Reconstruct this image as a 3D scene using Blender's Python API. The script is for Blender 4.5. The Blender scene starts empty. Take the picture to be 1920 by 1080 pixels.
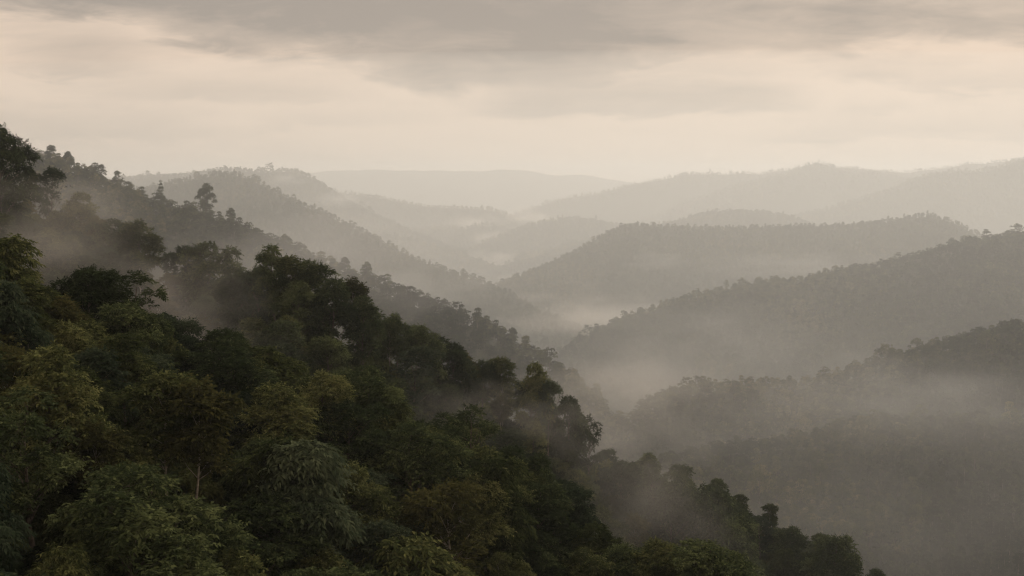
import bpy, math, random
import numpy as np
from mathutils import Vector

rng = np.random.default_rng(11)
random.seed(11)
scene = bpy.context.scene
COL = scene.collection

# ------------------------------------------------------------------ camera
F = 2318.0                       # focal length in pixels of the 1920 px wide picture
HORIZON = 330.0
PITCH = math.atan((540.0 - HORIZON) / F)
cam_d = bpy.data.cameras.new('camera')
cam = bpy.data.objects.new('camera', cam_d)
COL.objects.link(cam)
cam.rotation_euler = (math.pi / 2 - PITCH, 0, 0)
cam_d.sensor_width = 36.0
cam_d.lens = 36.0 * F / 1920.0
cam_d.clip_start = 0.5
cam_d.clip_end = 60000.0
scene.camera = cam
cp, sp = math.cos(PITCH), math.sin(PITCH)


def P(px, py, D):
    """Point seen at pixel (px, py) whose depth along world Y is D (vectorised)."""
    u = (np.asarray(px, float) - 960.0) / F
    v = (540.0 - np.asarray(py, float)) / F
    y = cp + v * sp
    z = -sp + v * cp
    k = np.asarray(D, float) / y
    return np.stack(np.broadcast_arrays(u * k, y * k, z * k), -1)


def pix(p):
    p = np.asarray(p, float)
    d = p[..., 1] * cp - p[..., 2] * sp
    h = p[..., 1] * sp + p[..., 2] * cp
    return 960 + F * p[..., 0] / d, 540 - F * h / d


# ------------------------------------------------------------------ numpy noise
_perm = np.random.default_rng(5).random(65536)


def _h(ix, iy, s):
    return _perm[((ix * 73856093) ^ (iy * 19349663) ^ (s * 83492791)) & 65535]


def vnoise(x, y, s=0):
    x = np.asarray(x, float); y = np.asarray(y, float)
    ix = np.floor(x).astype(np.int64); iy = np.floor(y).astype(np.int64)
    fx = x - ix; fy = y - iy
    fx = fx * fx * (3 - 2 * fx); fy = fy * fy * (3 - 2 * fy)
    a = _h(ix, iy, s); b = _h(ix + 1, iy, s); c = _h(ix, iy + 1, s); d = _h(ix + 1, iy + 1, s)
    return (a + (b - a) * fx + (c - a) * fy + (a - b - c + d) * fx * fy) * 2 - 1


def fbm(x, y, s=0, o=4):
    r = 0; a = 1.0; t = 0
    for i in range(o):
        r = r + a * vnoise(x * 2 ** i + 17.3 * i, y * 2 ** i - 9.1 * i, s + i); t += a; a *= 0.5
    return r / t


# ------------------------------------------------------------------ materials
def new_mat(name):
    m = bpy.data.materials.new(name); m.use_nodes = True
    nt = m.node_tree
    for n in list(nt.nodes):
        nt.nodes.remove(n)
    out = nt.nodes.new('ShaderNodeOutputMaterial')
    return m, nt, out


def ramp(nt, stops):
    n = nt.nodes.new('ShaderNodeValToRGB')
    e = n.color_ramp.elements
    while len(e) < len(stops):
        e.new(0.5)
    for el, (p, c) in zip(e, stops):
        el.position = p; el.color = (*c, 1) if len(c) == 3 else c
    return n


def leaf_material(name, cols, rough=0.75, transl=0.28, spec=0.0, patch=0.0):
    """Foliage: colour varies per tree, per leaf cluster and over the crown."""
    m, nt, out = new_mat(name)
    L = nt.links.new
    oi = nt.nodes.new('ShaderNodeObjectInfo')
    at = nt.nodes.new('ShaderNodeAttribute'); at.attribute_name = 'tone'
    a1 = nt.nodes.new('ShaderNodeMath'); a1.operation = 'MULTIPLY_ADD'
    L(oi.outputs['Random'], a1.inputs[0]); a1.inputs[1].default_value = 0.45
    a2 = nt.nodes.new('ShaderNodeMath'); a2.operation = 'MULTIPLY_ADD'
    L(at.outputs['Fac'], a2.inputs[0]); a2.inputs[1].default_value = 0.55
    a2.inputs[2].default_value = 0.0
    L(a2.outputs[0], a1.inputs[2])
    rp = ramp(nt, cols)
    if patch:      # species patches over a hillside
        nz = nt.nodes.new('ShaderNodeTexNoise'); nz.inputs['Scale'].default_value = .011; nz.inputs['Detail'].default_value = 3
        L(oi.outputs['Location'], nz.inputs['Vector'])
        a3 = nt.nodes.new('ShaderNodeMath'); a3.operation = 'MULTIPLY_ADD'
        L(nz.outputs['Fac'], a3.inputs[0]); a3.inputs[1].default_value = patch * 2; a3.inputs[2].default_value = -patch
        a4 = nt.nodes.new('ShaderNodeMath'); a4.operation = 'ADD'; a4.use_clamp = True
        L(a3.outputs[0], a4.inputs[0]); L(a1.outputs[0], a4.inputs[1])
        L(a4.outputs[0], rp.inputs['Fac'])
    else:
        L(a1.outputs[0], rp.inputs['Fac'])
    pb = nt.nodes.new('ShaderNodeBsdfPrincipled')
    pb.inputs['Roughness'].default_value = rough
    pb.inputs['Specular IOR Level'].default_value = spec
    L(rp.outputs['Color'], pb.inputs['Base Color'])
    tr = nt.nodes.new('ShaderNodeBsdfTranslucent')
    L(rp.outputs['Color'], tr.inputs['Color'])
    mx = nt.nodes.new('ShaderNodeMixShader'); mx.inputs[0].default_value = transl
    L(pb.outputs[0], mx.inputs[1]); L(tr.outputs[0], mx.inputs[2])
    L(mx.outputs[0], out.inputs['Surface'])
    return m


def rough_material(name, c0, c1, scale, rough=0.9, bump=0.0):
    m, nt, out = new_mat(name)
    L = nt.links.new
    tc = nt.nodes.new('ShaderNodeTexCoord')
    nz = nt.nodes.new('ShaderNodeTexNoise')
    nz.inputs['Scale'].default_value = scale; nz.inputs['Detail'].default_value = 6
    L(tc.outputs['Object'], nz.inputs['Vector'])
    rp = ramp(nt, [(0.35, c0), (0.68, c1)])
    L(nz.outputs['Fac'], rp.inputs['Fac'])
    pb = nt.nodes.new('ShaderNodeBsdfPrincipled')
    pb.inputs['Roughness'].default_value = rough
    pb.inputs['Specular IOR Level'].default_value = 0.1
    L(rp.outputs['Color'], pb.inputs['Base Color'])
    if bump:
        b = nt.nodes.new('ShaderNodeBump'); b.inputs['Strength'].default_value = 1.0
        b.inputs['Distance'].default_value = bump
        L(nz.outputs['Fac'], b.inputs['Height']); L(b.outputs[0], pb.inputs['Normal'])
    L(pb.outputs[0], out.inputs['Surface'])
    return m


M_DEEP = leaf_material('leaves_deep_green', [(0.0, (.012, .020, .009)), (0.5, (.044, .060, .027)), (1.0, (.155, .180, .075))])
M_OLIVE = leaf_material('leaves_olive', [(0.0, (.016, .025, .009)), (0.5, (.060, .074, .029)), (1.0, (.200, .205, .080))])
M_BLUE = leaf_material('leaves_blue_green', [(0.0, (.012, .022, .013)), (0.5, (.046, .063, .037)), (1.0, (.120, .142, .080))])
M_BROWN = leaf_material('leaves_brownish', [(0.0, (.022, .027, .012)), (0.5, (.062, .064, .024)), (1.0, (.130, .115, .040))])
M_FAR = leaf_material('leaves_far', [(0.0, (.012, .020, .010)), (0.4, (.036, .050, .020)), (0.75, (.090, .100, .036)), (1.0, (.19, .165, .080))], rough=0.8, spec=0.0, patch=1.15)
M_BARK = rough_material('bark', (.05, .04, .03), (.15, .125, .095), 3.0, bump=0.05)
M_PALE = rough_material('pale_bark', (.14, .12, .095), (.34, .30, .24), 3.0, bump=0.03)
M_GROUND = rough_material('forest_floor', (.012, .016, .008), (.040, .040, .020), 0.15, bump=0.4)
M_HILL = rough_material('wooded_hill', (.014, .020, .010), (.045, .050, .024), 0.05, bump=3.0)
M_EARTH = rough_material('bare_earth', (.20, .15, .10), (.34, .27, .19), 0.3)


# ------------------------------------------------------------------ mesh helpers
def mesh_from(name, V, faces_list, mats, midx=None, tone=None, smooth=False):
    """faces_list: list of int arrays (n,3) or (n,4)."""
    me = bpy.data.meshes.new(name)
    V = np.asarray(V, np.float32)
    me.vertices.add(len(V)); me.vertices.foreach_set('co', V.ravel())
    loops = np.concatenate([f.ravel() for f in faces_list]).astype(np.int32)
    sizes = np.concatenate([np.full(len(f), f.shape[1], np.int32) for f in faces_list])
    starts = np.concatenate([[0], np.cumsum(sizes)[:-1]]).astype(np.int32)
    me.loops.add(len(loops)); me.loops.foreach_set('vertex_index', loops)
    me.polygons.add(len(sizes)); me.polygons.foreach_set('loop_start', starts)
    for m in mats:
        me.materials.append(m)
    if midx is not None:
        me.polygons.foreach_set('material_index', np.asarray(midx, np.int32))
    me.polygons.foreach_set('use_smooth', np.full(len(sizes), smooth, bool))
    if tone is not None:
        a = me.attributes.new('tone', 'FLOAT', 'POINT'); a.data.foreach_set('value', np.asarray(tone, np.float32))
    me.update(calc_edges=True)
    me.validate()
    return me


def norm(a):
    return a / np.maximum(np.linalg.norm(a, axis=-1, keepdims=True), 1e-9)


def leaves(r, pos, out, k, length, width, droop, tonev):
    """Rosettes: k folded lance-shaped leaves round every twig tip pos, growing along out and drooping."""
    n = len(pos)
    pos = np.repeat(pos, k, 0); out = np.repeat(out, k, 0); tone = np.repeat(tonev, k, 0)
    N = len(pos)
    rv = norm(r.normal(size=(N, 3)))
    side = norm(np.cross(out, rv))
    d = norm(out * r.uniform(0.15, 0.9, (N, 1)) + side * r.uniform(0.5, 1.1, (N, 1)) + np.array([0, 0, -1]) * (droop * r.uniform(0.4, 1.5, (N, 1))))
    up = np.array([0, 0, 1.0]) + r.normal(size=(N, 3)) * 0.35
    w = norm(np.cross(d, up))
    nrm = norm(np.cross(w, d))
    Ls = length * r.uniform(0.65, 1.25, (N, 1)); Ws = width * r.uniform(0.75, 1.25, (N, 1))
    base = pos + d * Ls * 0.05
    tip = base + d * Ls - np.array([0, 0, 1]) * Ls * 0.18
    mid = base + d * Ls * 0.45 + nrm * Ls * 0.03
    ml = mid + w * Ws * 0.5 + nrm * Ws * 0.12
    mr = mid - w * Ws * 0.5 + nrm * Ws * 0.12
    V = np.stack([base, ml, tip, mr], 1).reshape(-1, 3)
    i = np.arange(N)[:, None] * 4
    Fc = np.concatenate([i + [0, 2, 1], i + [0, 3, 2]], 0)
    t = np.clip(np.repeat(tone + r.normal(size=N) * 0.10, 4), 0, 1)
    return V, Fc, t


def sprays(r, pos, out, k, length, width, droop, tonev, twig):
    """Leafy twigs: k leaves set alternately along a drooping twig, lying in a roughly level plane."""
    n = len(pos)
    up = np.array([0, 0, 1.0])
    d = norm(out * np.array([1, 1, .55]) + r.normal(size=(n, 3)) * 0.35)
    side = norm(np.cross(d, up + r.normal(size=(n, 3)) * 0.25))
    Lt = twig * r.uniform(.6, 1.3, (n, 1))
    VV, TT = [], []
    tone = np.clip(tonev + r.normal(size=n) * .10, 0, 1)
    for j in range(k):
        sg = 1.0 if j % 2 else -1.0
        f = (j + .6) / k
        last = j == k - 1
        base = pos + d * Lt * f - up * (droop * Lt * f * f * .7)
        dd = norm(d * (1.0 if last else .55) + side * (0 if last else sg * .8) - up * (droop * (.35 + .8 * f)) + r.normal(size=(n, 3)) * .22)
        Ls = length * r.uniform(.65, 1.25, (n, 1)) * (1.1 - .35 * f); Ws = width * r.uniform(.75, 1.3, (n, 1))
        w = norm(np.cross(dd, up + r.normal(size=(n, 3)) * .45))
        nr = np.cross(w, dd)
        tip = base + dd * Ls - up * Ls * .15
        mid = base + dd * Ls * .45
        VV.append(np.stack([base, mid + w * Ws * .5 + nr * Ws * .13, tip, mid - w * Ws * .5 + nr * Ws * .13], 1))
        TT.append(np.clip(tone + r.normal(size=n) * .26, 0, 1))
    V = np.stack(VV, 1).reshape(-1, 3)
    t = np.repeat(np.stack(TT, 1).reshape(-1), 4)
    i = np.arange(n * k)[:, None] * 4
    Fc = np.concatenate([i + [0, 2, 1], i + [0, 3, 2]], 0)
    return V, Fc, t


def tube(pts, rads, n=7):
    pts = np.asarray(pts, float); rads = np.asarray(rads, float)
    T = np.gradient(pts, axis=0); T = norm(T)
    ref = np.array([0.31, 0.95, 0.05])
    A = norm(np.cross(T, ref)); B = np.cross(T, A)
    a = np.linspace(0, 2 * np.pi, n, endpoint=False)
    V = pts[:, None] + rads[:, None, None] * (np.cos(a)[None, :, None] * A[:, None] + np.sin(a)[None, :, None] * B[:, None])
    V = V.reshape(-1, 3)
    q = []
    for i in range(len(pts) - 1):
        for j in range(n):
            q.append((i * n + j, i * n + (j + 1) % n, (i + 1) * n + (j + 1) % n, (i + 1) * n + j))
    return V, np.array(q)


class Tree:
    pass


def make_tree(seed, H, R, crown_base, shape, lobes, lobe_r, clusters, leaf, mat, flat=0.62, lean=0.0, trunk_r=0.24, k=8, droop=0.35, gap=0.0, low=False, bark=None):
    """Returns crown mesh, trunk mesh. Lobes hang on limbs that leave the trunk."""
    r = np.random.default_rng(seed)
    zb = crown_base * H
    top = np.array([lean * H, lean * 0.4 * H, H * 0.93])
    # trunk axis
    tt = np.linspace(0, 1, 9)
    wob = np.cumsum(r.normal(size=(9, 2)) * 0.12, 0); wob -= wob[0]
    axis = np.stack([top[0] * tt ** 1.3 + wob[:, 0], top[1] * tt ** 1.3 + wob[:, 1], top[2] * tt], 1)
    rad = trunk_r * (1 - 0.8 * tt) * (1 + 0.5 * np.exp(-tt * 14))
    TV, TF = [], []
    def add_tube(p, q, n=7):
        V, Fq = tube(p, q, n); o = sum(len(v) for v in TV)
        TV.append(V); TF.append(Fq + o)
    add_tube(axis, rad)
    C, RR = [], []
    for i in range(lobes):
        f = (i + 0.5) / lobes
        ang = i * 2.39996 + r.uniform(-0.4, 0.4)
        if shape == 'broad':
            h = f ** 0.8
            prof = math.sqrt(max(0.03, 1 - (h * 1.05 - 0.25) ** 2 / 0.72))
        elif shape == 'umbrella':
            h = f ** 0.7
            prof = math.sqrt(max(0.06, 1 - (h - 0.42) ** 2 / 0.36))
        elif shape == 'cone':
            h = f; prof = (1 - f) ** 0.8 + 0.08
        elif shape == 'column':
            h = f; prof = math.sqrt(max(0.05, 1 - (2 * h - 0.9) ** 2 / 1.3))
        elif shape == 'tiers':
            h = round(f * 4.2) / 4.2 + r.uniform(-.03, .03); prof = (1.05 - 0.75 * f)
        else:
            h = f; prof = 1
        rr = R * prof * (0.30 + 0.78 * math.sqrt(r.random()))
        z = zb + (H - zb) * (0.06 + 0.88 * h)
        if i == lobes - 1:
            rr *= 0.2; z = H - lobe_r * 0.5
        elif shape != 'cone' and r.random() < .16:      # a lobe that sticks out of the crown
            rr *= 1.25; z += lobe_r * r.uniform(.2, .9) * (1 if h > .5 else -.6)
        k2 = z / H
        cx = np.interp(z, axis[:, 2], axis[:, 0]); cy = np.interp(z, axis[:, 2], axis[:, 1])
        c = np.array([cx + rr * math.cos(ang), cy + rr * math.sin(ang), z + r.normal() * 0.45])
        lr = lobe_r * r.uniform(0.5, 1.45) * (1.0 if shape != 'cone' else (0.55 + 0.6 * (1 - f)))
        C.append(c); RR.append(lr)
        # limb
        zs = max(zb * 0.72, min(z - rr * 0.75 - 0.3, axis[-1, 2]))
        s = np.array([np.interp(zs, axis[:, 2], axis[:, 0]), np.interp(zs, axis[:, 2], axis[:, 1]), zs])
        m = s * 0.45 + c * 0.55 + np.array([0, 0, 0.12 * rr]) + r.normal(size=3) * 0.15
        lp = np.array([s, s * 0.7 + m * 0.3, m, m * 0.4 + c * 0.6, c + np.array([0, 0, lr * 0.25])])
        r0 = trunk_r * 0.45 * (1 - 0.6 * k2)
        add_tube(lp, np.array([1, .85, .6, .42, .2]) * r0, 5)
        if not low:
            for q in range(4):
                dv = norm(r.normal(size=3) + np.array([0, 0, 0.5])) * lr * 0.85 * np.array([1, 1, flat])
                a0 = lp[3]
                add_tube(np.array([a0, a0 + dv * 0.5 + [0, 0, 0.1], lp[3] * 0 + c + dv]), np.array([.32, .22, .08]) * r0, 4)
    C = np.array(C); RR = np.array(RR)
    wts = RR ** 2; wts /= wts.sum()
    which = r.choice(lobes, clusters, p=wts)
    d = norm(r.normal(size=(clusters * 3, 3)))
    keep = r.random(len(d)) < np.clip(0.55 + 0.75 * d[:, 2], 0.05, 1)
    d = d[keep][:clusters]
    which = which[:len(d)]
    # clumpy lobes: knobbly radius
    knob = 1 + 0.24 * np.sin(d[:, 0] * 5.1 + which * 1.7) * np.sin(d[:, 1] * 4.7 + which) + 0.12 * r.normal(size=len(d))
    rad_f = np.where(r.random(len(d)) < 0.14, r.uniform(0.3, 0.8, len(d)), r.uniform(0.86, 1.04, len(d))) * knob
    pos = C[which] + d * (RR[which] * rad_f)[:, None] * np.array([1, 1, flat])
    if gap:
        g = fbm(pos[:, 0] * 0.55 + pos[:, 2] * 0.3, pos[:, 1] * 0.55 + pos[:, 2] * 0.5, seed, 2)
        kp = g > gap
        pos, d, which = pos[kp], d[kp], which[kp]
    pos[:, 2] = np.maximum(pos[:, 2], 0.3)
    tone = np.clip(0.45 + 0.5 * fbm(pos[:, 0] * 0.5 + 7, pos[:, 1] * 0.5 + pos[:, 2] * 0.4, seed + 3, 2) + 0.16 * np.sin(which * 12.9898), 0, 1)
    outv = norm(d + np.array([0, 0, 0.25]))
    if low:
        V, Fc, t = leaves(r, pos, outv, k, leaf[0], leaf[1], droop, tone)
    else:
        V, Fc, t = sprays(r, pos, outv, k, leaf[0], leaf[1], droop, tone, leaf[0] * 1.9)
    T = Tree()
    T.H = float(np.percentile(V[:, 2], 99.7)); T.R = R
    T.crown = mesh_from('crown', V, [Fc], [mat], tone=t)
    TVa = np.concatenate(TV); TFa = np.concatenate(TF)
    T.trunk = mesh_from('trunk', TVa, [TFa], [bark or M_BARK], smooth=True)
    if low:   # one joined mesh for the stuff objects
        tb, tq = tube(axis, rad * 1.2, 5)
        allV = np.concatenate([V, tb]); nq = tq + len(V)
        T.both = mesh_from('far_tree', allV, [Fc, nq], [mat, M_BARK], midx=np.concatenate([np.zeros(len(Fc)), np.ones(len(nq))]), tone=np.concatenate([t, np.zeros(len(tb))]))
    return T


# detailed kinds
PRO = {
    'broad':   [make_tree(1, 14, 4.2, .34, 'broad', 24, 1.15, 2280, (0.46, 0.18), M_OLIVE, k=9),
                make_tree(2, 12, 4.5, .30, 'broad', 28, 1.05, 2400, (0.43, 0.17), M_DEEP, k=9),
                make_tree(3, 15, 3.8, .38, 'broad', 21, 1.2, 2160, (0.46, 0.18), M_OLIVE, lean=.05, k=9)],
    'drooping': [make_tree(4, 13, 3.9, .26, 'tiers', 24, 1.1, 1800, (0.63, 0.21), M_OLIVE, droop=.8, k=9),
                make_tree(5, 14, 3.7, .30, 'tiers', 22, 1.1, 1680, (0.61, 0.19), M_BLUE, droop=.85, k=9)],
    'dense':   [make_tree(6, 15, 3.6, .28, 'column', 24, 1.2, 2760, (0.40, 0.17), M_DEEP, k=9),
                make_tree(7, 14, 3.9, .30, 'column', 22, 1.25, 2760, (0.40, 0.17), M_BLUE, k=9, lean=-.03)],
    'umbrella': [make_tree(8, 17, 4.3, .42, 'umbrella', 19, 1.2, 2280, (0.45, 0.18), M_DEEP, trunk_r=.28, k=9),
                make_tree(9, 16, 3.9, .46, 'umbrella', 16, 1.2, 1920, (0.45, 0.18), M_DEEP, trunk_r=.26, k=9, lean=.04)],
    'slender': [make_tree(10, 16, 2.4, .58, 'column', 20, .75, 1140, (0.45, 0.18), M_OLIVE, trunk_r=.19, k=9, bark=M_PALE),
                make_tree(11, 17, 2.2, .62, 'column', 18, .75, 1020, (0.45, 0.18), M_BROWN, trunk_r=.19, k=9, bark=M_PALE, lean=.03)],
    'lacy':    [make_tree(12, 15, 4.0, .38, 'umbrella', 18, .95, 1380, (0.43, 0.16), M_BLUE, gap=-.12, k=9),
                make_tree(13, 14, 3.4, .38, 'column', 16, .95, 1260, (0.43, 0.16), M_DEEP, gap=-.12, k=9)],
    'brownish': [make_tree(14, 12, 3.6, .32, 'broad', 20, 1.05, 1440, (0.46, 0.17), M_BROWN, gap=-.30, k=9, bark=M_PALE)],
    'conifer': [make_tree(15, 16, 2.6, .16, 'cone', 30, 1.0, 1320, (0.40, 0.13), M_DEEP, droop=.7, trunk_r=.2)],
}
# plainer crowns for the far woods and the undergrowth
LOW = [make_tree(31, 13, 4.5, .20, 'broad', 20, 1.5, 420, (.85, .42), M_FAR, k=4, low=True),
       make_tree(32, 15, 3.9, .25, 'column', 18, 1.5, 400, (.85, .42), M_FAR, k=4, low=True),
       make_tree(33, 11, 4.9, .18, 'umbrella', 20, 1.45, 420, (.85, .42), M_FAR, k=4, low=True),
       make_tree(34, 16, 3.3, .30, 'tiers', 16, 1.3, 340, (.85, .40), M_FAR, k=4, low=True, lean=.04),
       make_tree(35, 14, 4.0, .40, 'umbrella', 16, 1.2, 320, (.85, .40), M_FAR, k=4, low=True)]
BUSH = [make_tree(41, 3.4, 2.0, .02, 'broad', 12, .8, 520, (.46, .15), M_OLIVE, k=8, low=True, trunk_r=.06, droop=.6),
        make_tree(42, 2.8, 2.2, .02, 'broad', 12, .8, 520, (.42, .15), M_DEEP, k=8, low=True, trunk_r=.06, droop=.5)]


# ------------------------------------------------------------------ hills
HILLS = {}


NS, SS = .62, .76      # the near slope and the spur carry smaller trees, closer by


class Hill:
    def __init__(self, name, label, crest, slope, front, back, tree_h, fold=0.0, fold_w=120.0, seed=0, rough_px=0.0, mat=None, bslope=.5, round_=25.0):
        c = np.array(crest, float)
        self.cx, self.cy, self.cd = c[:, 0], c[:, 1], c[:, 2]
        self.slope, self.front, self.back, self.tree_h = slope, front, back, tree_h
        self.fold, self.fold_w, self.seed, self.rough_px = fold, fold_w, seed, rough_px
        self.bslope, self.round = bslope, round_
        self.name, self.label, self.mat = name, label, mat or M_HILL

    def _smooth(self, px, ys):
        w = 14.0
        s = 0
        ws = [0.1, 0.22, 0.36, 0.22, 0.1]
        for o, k in zip((-2, -1, 0, 1, 2), ws):
            s = s + k * np.interp(px + o * w, self.cx, ys)
        return s

    def D(self, px):
        return self._smooth(px, self.cd)

    def sil(self, px):
        y = self._smooth(px, self.cy)
        if self.rough_px:
            y = y + self.rough_px * fbm(px / 70.0, px * 0 + self.seed, self.seed, 5)
        return y

    def ground(self, px, t):
        """Ground point at column px, t metres in front of (towards the viewer, t>0) or behind the crest."""
        px = np.asarray(px, float); t = np.asarray(t, float)
        D = self.D(px)
        c = P(px, self.sil(px), D)
        hdir = np.stack([c[..., 0], c[..., 1]], -1)
        hd = np.linalg.norm(hdir, axis=-1)
        hdir = hdir / hd[..., None]
        rd = self.round
        S = np.where(t > 0, self.slope, self.bslope) * (np.sqrt(t * t + rd * rd) - rd)
        x = c[..., 0] - hdir[..., 0] * t; y = c[..., 1] - hdir[..., 1] * t
        z = c[..., 2] - self.tree_h - S
        if self.fold:
            a = px / F * D / self.fold_w
            g = np.clip(np.abs(t) / (self.front * 0.45), 0, 1)
            wv = .35 * fbm(a * .7 + 3, t / self.fold_w * .8, self.seed + 45, 2)
            rn = np.abs(fbm(a + .22 * t / self.fold_w + wv, t / (self.fold_w * 3.2) + wv, self.seed + 40, 2)) * 2.3     # 0 on the spurs, towards 1 in the gullies
            z = z - self.fold * g * (.75 * np.clip(rn, 0, 1.2) + .3 * fbm(a * .45, t / (self.fold_w * 3), self.seed + 41, 2))
            z = z + self.fold * 0.08 * fbm(x / 14.0, y / 14.0, self.seed + 60, 2) * g
        return np.stack([x, y, z], -1)

    def build(self, px0=-700, px1=2620, step=7, rows=52):
        pxs = np.arange(px0, px1 + 1, step, dtype=float)
        u = np.linspace(-1, 1, rows)
        ts = np.where(u < 0, -self.back * np.abs(u) ** 1.4, self.front * np.abs(u) ** 1.4)
        PX, TT = np.meshgrid(pxs, ts)
        V = self.ground(PX, TT).reshape(-1, 3)
        nx = len(pxs)
        i, j = np.meshgrid(np.arange(rows - 1), np.arange(nx - 1), indexing='ij')
        a = (i * nx + j).ravel()
        q = np.stack([a, a + nx, a + nx + 1, a + 1], 1)
        me = mesh_from(self.name, V, [q], [self.mat], smooth=True)
        o = bpy.data.objects.new(self.name, me); COL.objects.link(o)
        o['kind'] = 'structure'; o['label'] = self.label; o['category'] = 'hill'
        self.zmin = float(V[:, 2].min()); self.zmax = float(V[:, 2].max())
        return o


def hill(key, *a, **k):
    f = {'near': NS, 'spur': SS}.get(key, 1.0)
    if f != 1.0:
        a = list(a); a[2] = [(x, y, d * f) for x, y, d in a[2]]
        for i_ in (4, 5, 6):
            a[i_] *= f
    h = Hill(*a, **k); HILLS[key] = h
    return h


# crest lines: picture column, picture row of the tree tops, distance in metres
hill('near', 'hillside', 'near steep forest slope descending from left to right',
     [(-900, 300, 92), (-300, 420, 100), (0, 455, 104), (120, 515, 110), (250, 530, 114), (340, 595, 118), (430, 622, 120), (520, 655, 120), (690, 700, 124), (860, 770, 128),
      (980, 845, 128), (1050, 905, 127), (1120, 980, 122), (1230, 1015, 114), (1340, 1030, 108), (1450, 1110, 105), (1700, 1260, 100), (2700, 1700, 95)],
     .30, 75, 60, 9.8, seed=1, bslope=.75, round_=12, mat=M_GROUND)
hill('spur', 'hillside', 'misty wooded spur behind the near slope',
     [(-900, 130, 170), (-200, 215, 190), (0, 285, 215), (60, 325, 262), (150, 372, 250), (245, 418, 240), (330, 460, 228), (420, 485, 215), (500, 475, 186), (600, 500, 184), (680, 560, 190), (750, 600, 205),
      (820, 645, 215), (900, 680, 224), (1000, 690, 218), (1060, 755, 224), (1130, 800, 235), (1250, 835, 262), (1400, 900, 270), (1500, 960, 262), (1620, 1030, 250), (1800, 1120, 240), (2700, 1600, 220)],
     .50, 110, 120, 13.5, seed=2, bslope=.55, round_=14, mat=M_GROUND)
hill('ridge', 'hill', 'wooded left ridge with a skyline of single trees',
     [(-900, 60, 560), (-300, 200, 600), (0, 268, 640), (40, 278, 650), (100, 284, 650), (140, 295, 648), (180, 312, 645), (215, 327, 640), (260, 347, 632), (310, 370, 622), (385, 388, 612), (440, 398, 602), (500, 428, 590),
      (560, 455, 575), (640, 488, 560), (700, 500, 550), (760, 532, 545), (850, 560, 545), (920, 592, 550), (980, 635, 555), (1040, 665, 560), (1100, 710, 560), (1150, 765, 560), (1250, 850, 555), (1500, 1050, 540), (2700, 1700, 520)],
     .42, 260, 260, 9.0, fold=26, fold_w=60, seed=3)
hill('ridge2', 'hill', 'hazy forested ridge falling to the valley from the left',
     [(-900, 420, 1300), (0, 372, 1400), (200, 358, 1420), (270, 343, 1420), (330, 329, 1420), (400, 315, 1420), (435, 311, 1420), (480, 325, 1400), (530, 350, 1370), (580, 375, 1340), (640, 402, 1300), (700, 430, 1260), (760, 460, 1220),
      (820, 486, 1190), (900, 510, 1160), (960, 540, 1140), (1010, 570, 1130), (1060, 592, 1120), (1110, 610, 1110), (1180, 660, 1100), (1300, 760, 1080), (1600, 950, 1050), (2700, 1500, 1000)],
     .45, 480, 420, 9.0, fold=70, fold_w=110, rough_px=2.5, seed=4, round_=30)
hill('leftpeak', 'hill', 'pale round topped hill beyond the left ridge',
     [(-900, 430, 2700), (200, 330, 2700), (450, 311, 2750), (500, 319, 2750), (545, 311, 2750), (580, 323, 2750), (620, 350, 2720), (680, 386, 2680), (740, 415, 2640), (800, 440, 2600), (860, 462, 2560), (930, 492, 2500), (980, 525, 2480), (1100, 600, 2400), (2700, 1200, 2300)],
     .42, 800, 700, 10, fold=80, fold_w=190, rough_px=3, seed=5, round_=40)
hill('leftmid', 'hill', 'low misty spur in the valley on the left',
     [(-900, 640, 1900), (500, 500, 1950), (640, 448, 2000), (740, 436, 2050), (800, 452, 2060), (860, 470, 2060), (930, 496, 2050), (980, 520, 2040), (1040, 560, 2030), (1100, 600, 2000), (2700, 1200, 2000)],
     .40, 600, 500, 10, fold=60, fold_w=150, seed=6, round_=40)
hill('leftfar', 'hill', 'faint low ridge in the valley distance',
     [(-900, 430, 4300), (400, 360, 4300), (600, 352, 4300), (655, 356, 4300), (690, 361, 4300), (740, 371, 4300), (800, 381, 4300), (870, 384, 4280), (930, 388, 4250), (965, 402, 4200), (1020, 430, 4150), (1200, 520, 4100), (2700, 1000, 4000)],
     .40, 1100, 900, 12, fold=110, fold_w=300, rough_px=3, seed=7, round_=60)
hill('valleyknoll', 'hill', 'small pale knoll rising from valley fog',
     [(-900, 700, 3300), (600, 500, 3300), (760, 430, 3350), (830, 420, 3350), (870, 428, 3350), (910, 447, 3350), (960, 480, 3320), (1100, 560, 3300), (2700, 1200, 3300)],
     .40, 800, 700, 10, fold=60, fold_w=200, seed=17, round_=40)
hill('tinyknoll', 'hill', 'very small pale knoll between two fog banks',
     [(-900, 700, 3550), (700, 470, 3550), (800, 445, 3550), (861, 427, 3550), (912, 415, 3550), (936, 418, 3550), (965, 434, 3550), (1100, 500, 3550), (2700, 1000, 3550)],
     .40, 700, 500, 8, fold=50, fold_w=150, rough_px=2, seed=27, round_=30)
hill('backrange', 'mountain', 'faintest far mountain range on the horizon',
     [(-900, 330, 11200), (300, 328, 11200), (560, 330, 11200), (640, 319, 11200), (720, 321, 11200), (800, 316, 11200), (850, 322, 11200), (930, 321, 11200), (1060, 325, 11200), (1130, 334, 11200), (1190, 346, 11200), (1300, 362, 11200), (1600, 380, 11200), (2700, 400, 11200)],
     .35, 2400, 900, 0, fold=160, fold_w=600, rough_px=8, seed=8, round_=100)
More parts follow.
